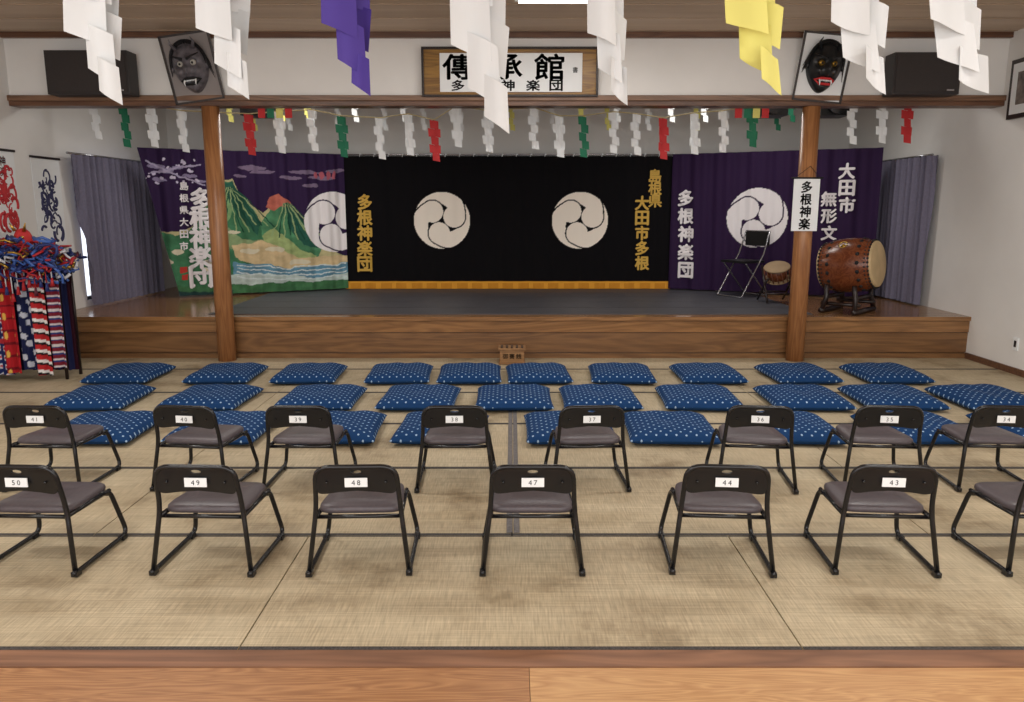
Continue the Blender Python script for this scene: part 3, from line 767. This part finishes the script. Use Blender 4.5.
for y in (6.7,6.98): mb.tube([(-4.74,y,1.11),(-3.92,y,1.11)],.014,0,8)
objs.append(mb.build('rack_frame',[M_drum_dark]))
mb=MB(); r=random.Random(9)
for k in range(330):
    x=r.uniform(-4.74,-3.95); y=r.uniform(6.56,7.0); z=r.uniform(.96,1.2)+(.06 if x<-4.3 else 0)
    p=[(x,y,z)]
    for j in range(6): 
        p.append((min(-3.86,max(-4.74,p[-1][0]+r.uniform(-.07,.09))),p[-1][1]+r.uniform(-.05,.03),max(.88,p[-1][2]+r.uniform(-.055,.04))))
    mb.tube(p,r.uniform(.006,.015),r.choice([0,0,1,1,2,4,1,5,3,4]),7)
for k in range(16):   # tassels hanging from the front rail
    x=-4.70+k*.05; z=r.uniform(.72,.9)
    mb.tube([(x,6.60,1.0),(x+.004,6.60,z+.06)],.005,r.choice([0,2]),6); mb.tube([(x+.004,6.60,z+.07),(x+.004,6.60,z)],.008,r.choice([0,1,4,5]),8,r2=.018)
objs.append(mb.build('silk_cords',[mat('silk_red',(176,34,42),.5),mat('silk_navy',(34,48,108),.5),mat('silk_white',(205,205,212),.6),M_brass,mat('silk_blue',(60,96,170),.4),mat('silk_maroon',(90,26,46),.5)]))
mb=MB()
for (x,z) in ((-4.6,1.30),(-4.28,1.24)):
    mb.ball((x,6.8,z),.09,0,16,(.85,.8,1.15)); mb.tube([(x,6.72,z+.01),(x,6.69,z-.02)],.016,0,8)
    for s in (-1,1):
        mb.ball((x+s*.035,6.735,z+.025),.014,1,8); mb.tube([(x+s*.04,6.76,z+.08),(x+s*.07,6.74,z+.15)],.016,1,8,r2=.003)
    mb.tube([(x-.035,6.735,z-.04),(x,6.725,z-.045),(x+.035,6.735,z-.04)],.008,2,6)
objs.append(mb.build('kagura_masks',[M_red,M_brass,M_ink]))
group('costume_rack',objs)

# ---------------------------------------------------------------- framed picture on right wall, outlet
mb=MB(); x=XR-.001
mb.box(x-.03,x,6.95,7.5,2.33,2.86,0); mb.box(x-.034,x-.03,6.99,7.46,2.37,2.82,1); mb.box(x-.036,x-.034,7.07,7.38,2.45,2.74,2)
mb.build('framed_picture',[M_drum_dark,M_white,mat('picture_print',(120,110,104),.6,nscale=14,namt=.6)],.004)
mb=MB(); mb.box(XR-.012,XR-.001,6.98,7.05,.22,.34,0); mb.box(XR-.015,XR-.012,7.0,7.03,.25,.31,1); mb.build('wall_outlet',[M_white,M_chrome])

# ---------------------------------------------------------------- lights
def area(name,loc,rot,sx,sy,e,col=(1,1,1)):
    l=bpy.data.lights.new(name,'AREA'); l.shape='RECTANGLE'; l.size=sx; l.size_y=sy; l.energy=e; l.color=col
    o=bpy.data.objects.new(name,l); o.location=loc; o.rotation_euler=rot; bpy.context.scene.collection.objects.link(o); return o
M_glow=mat('fluorescent_diffuser',(255,250,240),.5,emit=6)
for i,(x,y) in enumerate([(-2.4,1.6),(2.4,1.6),(-2.4,4.6),(2.4,4.6),(.38,6.2)]):
    mb=MB(); w=.62 if i<4 else .36
    mb.box(x-w,x+w,y-.12,y+.12,ZC-.05,ZC-.013,0); mb.tube([(x-w+.03,y-.05,ZC-.065),(x+w-.03,y-.05,ZC-.065)],.015,1,8); mb.tube([(x-w+.03,y+.05,ZC-.065),(x+w-.03,y+.05,ZC-.065)],.015,1,8)
    mb.build('ceiling_fluorescent_light',[M_white,M_glow])
    area('lamp_fluorescent',(x,y,ZC-.1),(0,0,0),1.2,.25,33 if i<4 else 22,(1,.97,.93))
area('lamp_daylight_rear',(0,-1.4,1.7),(math.radians(90),0,0),8.5,2.4,155,(1,.985,.96))
area('lamp_stage_left',(-2.4,8.9,3.0),(math.radians(-8),0,0),1.6,.4,28,(1,.97,.92))
area('lamp_stage_right',(2.4,8.9,3.0),(math.radians(-8),0,0),1.6,.4,28,(1,.97,.92))
w=bpy.data.worlds.new('World'); bpy.context.scene.world=w; w.use_nodes=True
w.node_tree.nodes['Background'].inputs[0].default_value=(.92,.96,1,1); w.node_tree.nodes['Background'].inputs[1].default_value=.75
sc=bpy.context.scene; sc.view_settings.view_transform='Standard'; sc.view_settings.exposure=0.0
cam=bpy.data.cameras.new('Camera'); co=bpy.data.objects.new('Camera',cam); sc.collection.objects.link(co)
cam.lens=F/1024*36; cam.sensor_width=36; co.location=(0,0,CAM_H); co.rotation_euler=(PI/2-PITCH,0,0); sc.camera=co
